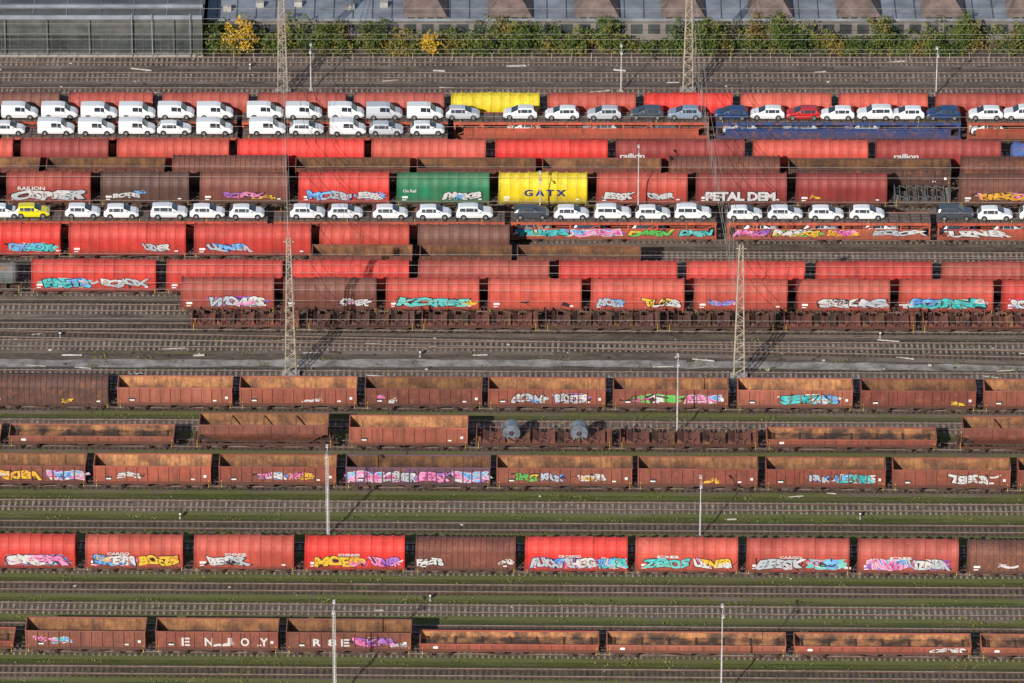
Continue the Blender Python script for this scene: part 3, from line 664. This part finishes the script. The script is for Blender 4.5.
# trackside scrap
M['scrap_l']=simple('pale_scrap',(.45,.42,.38),.8,.3);M['scrap_d']=simple('dark_scrap',(.06,.045,.04),.8,.3)
mb=MB();rs=random.Random(8)
for _ in range(420):
    q=G(rs.uniform(-60,1084),rs.choice([rs.uniform(60,95),rs.uniform(335,400),rs.uniform(415,700),rs.uniform(335,400)]),0)
    s=rs.uniform(.06,.2);l=rs.choice([s,s,rs.uniform(.3,1.4)]);z=.14
    a=rs.uniform(-.3,.3);mb.beam((q.x-l,q.y-a*l,z),(q.x+l,q.y+a*l,z+.02),s,'scrap_l' if rs.random()<.35 else 'scrap_d')
obj('trackside_debris',mb.mesh('debris'))
# hedge
hy=G(512,58).y
P=[];rd=random.Random(9)
def hedge_h(x): return 3.0+.9*math.sin(x*.21)+.6*math.sin(x*.53+1)+.4*math.sin(x*1.3+2)
x0=G(198,55).x
for i in range(560):
    x=rd.uniform(x0,100);y=hy+rd.uniform(.3,3.9);hh=max(1.0,hedge_h(x+y*2)*rd.uniform(.4,1.1));rr=rd.uniform(.4,1.4)
    for _ in range(85):
        a=rd.gauss(0,1),rd.gauss(0,1),rd.gauss(0,1);l=math.sqrt(sum(q*q for q in a))+1e-6;q=rr*rd.uniform(.6,1.12)
        P.append((x+a[0]/l*q,y+a[1]/l*q*.8,max(.05,hh*.55+a[2]/l*hh*.5)))
obj('hedge_bushes',quads(P,.17,'leaf','hedge',4))
def tree(px,py,hgt,rad,k,name,seed,nl=110):
    rd=random.Random(seed);p=G(px,py,0);e=bpy.data.objects.new(name,None);S.collection.objects.link(e);e.location=(p.x,p.y,0)
    m=MB()
    secs=[]
    for z,r_ in((0,.18),(hgt*.3,.13),(hgt*.6,.08),(hgt*.92,.03)):
        secs.append([(r_*math.cos(i*math.pi/4)+.05*z,r_*math.sin(i*math.pi/4),z) for i in range(8)])
    m.loft(secs,lambda i,j:'bark',True,'bark')
    tips=[]
    for i in range(16):
        z=hgt*rd.uniform(.25,.8);a=rd.uniform(0,6.28);l=rad*rd.uniform(.4,1.0);t=(math.cos(a)*l,math.sin(a)*l,z+l*.5)
        m.beam((.05*z,0,z),t,.06,'bark');tips.append(t)
    obj('trunk',m.mesh('trunk'),(0,0,0),0,(1,1,1),e)
    pts=[]
    for t in tips+[(0,0,hgt*.95)]:
        sg=rad*rd.uniform(.12,.26)
        for _ in range(nl): pts.append((t[0]+rd.gauss(0,sg),t[1]+rd.gauss(0,sg),max(.3,t[2]+rd.gauss(0,sg*.9))))
    obj('crown',quads(pts,.14,k,'crown',seed),(0,0,0),0,(1,1,1),e)
tree(240,57,5.2,1.9,'yleaf','yellow_autumn_tree',1,80);tree(429,58,3.4,1.1,'yleaf','yellow_autumn_tree',2,50)
for i,(px,hh) in enumerate(((207,3.2),(330,3.6),(372,3.8),(520,3.5),(610,4.0),(705,3.7),(780,4.2),(880,3.8),(965,4.1))): tree(px,50,hh,1.6,'leaf','deciduous_tree',10+i)
# ---------------------------------------------------------------- buildings
M['shedwall']=simple('dark_cladding',(.085,.088,.080),.6,.3,.5)
M['shedglass']=simple('shed_glazing',(.05,.056,.055),.3,.4,.4,0,.4)
M['roofgrey']=simple('grey_roof',(.20,.22,.25),.8,.3,.25)
M['roofdark']=simple('dark_roof',(.10,.105,.105),.8,.3,.2)
M['hallwall']=simple('hall_wall',(.17,.145,.13),.8,.2,.4)
M['tile']=simple('brown_roofing',(.16,.115,.10),.8,.3,.6)
def bld(name): 
    e=bpy.data.objects.new(name,None);S.collection.objects.link(e);return e
yw=G(512,57).y
e=bld('industrial_shed');xa=G(-500,57).x;xb=G(203,57).x;H=5.6
m=MB();m.box(xa,xb,yw,yw+45,0,H,'shedwall')
m.box(xa,xb,yw-.17,yw-.02,H-.35,H+.25,'roofgrey')
m.box(xa,xb,yw-.3,yw-.005,0,.4,'concrete');obj('walls',m.mesh('w'),parent=e)
m=MB();m.box(xa,xb+.2,yw-.01,yw+45,H+.003,H+.12,'roofdark')
for x in np.arange(xa,xb,4.2): m.box(x,x+.12,yw+.1,yw+44,H+.121,H+.2,'roofgrey')
m.box(xa,xb,yw+2.2,yw+2.6,H+.201,H+.6,'roofgrey')
obj('roof',m.mesh('w'),parent=e)
m=MB()
for x in np.arange(xa+.3,xb-1,1.05):
    m.box(x,x+.95,yw-.06,yw-.003,.8,3.0,'shedglass')
    m.box(x+.95,x+1.05,yw-.12,yw-.004,.45,3.1,'shedwall')
for z in(1.6,2.4,3.1): m.box(xa,xb,yw-.09,yw-.062,z-.04,z+.04,'shedwall')
obj('windows',m.mesh('w'),parent=e)
m=MB()
for x in np.arange(xa,xb,5.3): m.box(x,x+.22,yw-.35,yw-.18,.5,H-.4,'roofdark')
for px in(133,153,191):
    x=G(px,57).x;m.cyl((x,yw-.5,0),'z',H+.6,.07,'roofgrey',8)
obj('pilasters',m.mesh('w'),parent=e)
yh=yw+4.3;xa=xb+.6;xc=115;H=3.1
e=bld('industrial_hall');m=MB();m.box(xa,xc,yh,yh+60,0,H,'hallwall')
for x in np.arange(xa+.5,xc-2,2.2): m.box(x,x+1.5,yh-.05,yh-.003,1.2,2.6,'shedglass')
obj('walls',m.mesh('w'),parent=e)
m=MB();m.hexa([(xa-.2,yh-.25,H+.003),(xc,yh-.25,H+.003),(xc,yh+60,H+.003),(xa-.2,yh+60,H+.003),(xa-.2,yh-.25,H+.25),(xc,yh-.25,H+.25),(xc,yh+60,H+1.4),(xa-.2,yh+60,H+1.4)],'roofgrey')
sl=1.15/60.25
for x in np.arange(xa+1,xc,2.45): m.hexa([(x,yh-.2,H+.252),(x+.1,yh-.2,H+.252),(x+.1,yh+59,H+.252+59*sl),(x,yh+59,H+.252+59*sl),(x,yh-.2,H+.34),(x+.1,yh-.2,H+.34),(x+.1,yh+59,H+.34+59*sl),(x,yh+59,H+.34+59*sl)],'roofdark')
for px in(230,262,300,352,385):
    x=G(px,10).x;yy_=yh+rd.uniform(2,5);m.box(x-.5,x+.5,yy_-.4,yy_+.4,H+.3,H+1.0,'concrete')
obj('roof',m.mesh('w'),parent=e)
m=MB()
for px in(425,510,597,683,771,859,944,1030,1117):
    x=G(px,25,3).x;w=2.5;z=H+.26;ya_=yh-.1;dp=7
    m.box(x-w,x+w,ya_,ya_+dp,z-.5,z+.35,'hallwall')
    for q in range(4): m.box(x-w+.35+q*1.2,x-w+1.2+q*1.2,ya_-.03,ya_-.002,z-.35,z+.2,'shedglass')
    b0=len(m.v);m.v+=[(x-w-.3,ya_-.3,z+.351),(x+w+.3,ya_-.3,z+.351),(x+w+.3,ya_+dp+.3,z+.351),(x-w-.3,ya_+dp+.3,z+.351),(x-1.0,ya_+3.2,z+2.2),(x+1.0,ya_+3.2,z+2.2),(x+1.0,ya_+dp-2.5,z+2.2),(x-1.0,ya_+dp-2.5,z+2.2)]
    for f in((0,1,5,4),(1,2,6,5),(2,3,7,6),(3,0,4,7),(4,5,6,7),(0,3,2,1)): m.face([b0+i for i in f],'tile')
obj('roof_lanterns',m.mesh('w'),parent=e)
m=MB();yf=G(512,61).y
for x in np.arange(-100,100,2.5): m.box(x-.03,x+.03,yf-.03,yf+.03,0,1.1,'mast')
for z in(.5,1.05): m.box(-100,100,yf-.012,yf+.012,z-.012,z+.012,'mast')
obj('boundary_fence',m.mesh('fence'))
# ---------------------------------------------------------------- masts and lamps
def lattice(px,py,H,name='lattice_catenary_mast',w0=.62,w1=.2):
    p=G(px,py,0);m=MB();n=22
    def c(t,i):
        w=w0+(w1-w0)*t;sx_,sy_=[(-1,-1),(1,-1),(1,1),(-1,1)][i%4];return Vector((sx_*w,sy_*w,.5+(H-.5)*t))
    for i in range(4): m.beam(c(0,i),c(1,i),.10,'mast')
    for k in range(n):
        t0,t1=k/n,(k+1)/n
        for i in range(4):
            m.beam(c(t0,i) if k%2 else c(t0,i+1),c(t1,i+1) if k%2 else c(t1,i),.05,'mast')
            if k%3==0: m.beam(c(t0,i),c(t0,i+1),.045,'mast')
    m.box(-1.0,1.0,-1.0,1.0,0,.55,'concrete');m.beam((-.6,0,H-.4),(.6,0,H-.4),.08,'mast')
    return obj(name,m.mesh('mast'),(p.x,p.y,0))
ms=[lattice(291,378,18.0),lattice(739,381,17.5),lattice(283,96,18.5),lattice(688,94,18.5)]
m=MB()
def sag(a,b,s,n=14,t=.04):
    a=Vector(a);b=Vector(b);prev=a
    for i in range(1,n+1):
        f=i/n;q=a.lerp(b,f);q.z-=s*4*f*(1-f);m.beam(prev,q,t,'wire');prev=q
M['wire']=simple('copper_wire',(.30,.27,.24),.5)
for A,B in((ms[0],ms[2]),(ms[1],ms[3])):
    a=A.location;b_=B.location
    for z,s,dx in((16.8,5.5,-.3),(16.8,5.5,.3),(9.0,0.1,0),(7.6,0.1,0)): sag((a.x+dx,a.y,z),(b_.x+dx,b_.y,z),s)
    for i in range(1,15):
        f=i/15;q=a.lerp(b_,f);m.beam((q.x,q.y,7.6),(q.x,q.y,16.8-5.5*4*f*(1-f)),.03,'wire')
for cl in(347,377,329.5,311,257,222,171,62,77.5,93):
    p=rowpt(cl,512,0);a=rowframe(cl);d=Vector((math.cos(a),math.sin(a),0))
    for z in(6.0,7.4): m.beam(Vector((p.x,p.y,z))-d*140,Vector((p.x,p.y,z))+d*140,.028,'wire')
obj('overhead_wires',m.mesh('wires'))
def lamp(px,py,H,ladder=False):
    p=G(px,py,0);m=MB();m.cyl((0,0,0),'z',H*.6,.085,'pole',10);m.cyl((0,0,H*.6),'z',H*.4,.055,'pole',10)
    m.box(-.25,.25,-.25,.25,0,.3,'concrete')
    m.beam((0,0,H-.1),(-.1,-.9,H+.1),.06,'pole');m.beam((0,0,H-.1),(.1,.9,H+.1),.06,'pole')
    for s in(-1,1): m.box(-.14,.14,s*1.1-.3,s*1.1+.3,H+.05,H+.18,'pole');m.box(-.1,.1,s*1.1-.25,s*1.1+.25,H+.0,H+.049,'lampglass')
    if ladder:
        for s in(-.16,.16): m.beam((s,-.18,.3),(s,-.18,H-.3),.035,'pole')
        for z in np.arange(.5,H-.4,.4): m.beam((-.16,-.18,z),(.16,-.18,z),.03,'pole')
    obj('yard_lamp_post',m.mesh('lamp'),(p.x,p.y,0))
for a in((328,537,10.7,True),(677,437,9.8,False),(700,538,7,False),(335,702,11.5,True),(721,702,11,False),(311,91,5.8,False),(621,92,5.8,False),(936,96,6,False),(638,222,9.5,False),(540,222,6,False)): lamp(*a)
def dwarf(px,py):
    p=G(px,py,0);m=MB();m.box(-.12,.12,-.12,.12,0,.15,'concrete');m.box(-.03,.03,-.03,.03,.15,.6,'pole');m.box(-.18,.18,-.08,.08,.5,.9,'blkp');m.box(-.09,.09,-.095,-.081,.6,.8,'white')
    obj('shunting_signal',m.mesh('sig'),(p.x,p.y,0))
for a in((60,338),(420,357),(880,338),(180,519),(860,519),(430,601),(250,69),(905,398)): dwarf(*a)
# ---------------------------------------------------------------- light, world, camera
EL=math.radians(27);AZ=math.radians(24)
to_sun=Vector((-math.sin(AZ)*math.cos(EL),-math.cos(AZ)*math.cos(EL),math.sin(EL)))
sd=bpy.data.lights.new('sun','SUN');sd.energy=4.8;sd.angle=math.radians(.5);sd.color=(1,.955,.89)
so=bpy.data.objects.new('sun',sd);S.collection.objects.link(so);so.rotation_euler=to_sun.to_track_quat('Z','Y').to_euler()
w=bpy.data.worlds.new('World');S.world=w;w.use_nodes=True;nt=w.node_tree
sk=nt.nodes.new('ShaderNodeTexSky');sk.sky_type='NISHITA';sk.sun_disc=False;sk.sun_elevation=EL;sk.sun_rotation=math.pi+AZ
nt.links.new(sk.outputs[0],nt.nodes['Background'].inputs[0]);nt.nodes['Background'].inputs[1].default_value=.11
cd=bpy.data.cameras.new('camera');cd.sensor_width=36;cd.lens=F/1024*36;cd.clip_start=10;cd.clip_end=20000
co=bpy.data.objects.new('camera',cd);S.collection.objects.link(co);co.location=CAM;co.rotation_euler=(math.pi/2-E,0,0)
S.camera=co
S.view_settings.view_transform='Standard';S.view_settings.look='None';S.view_settings.exposure=0
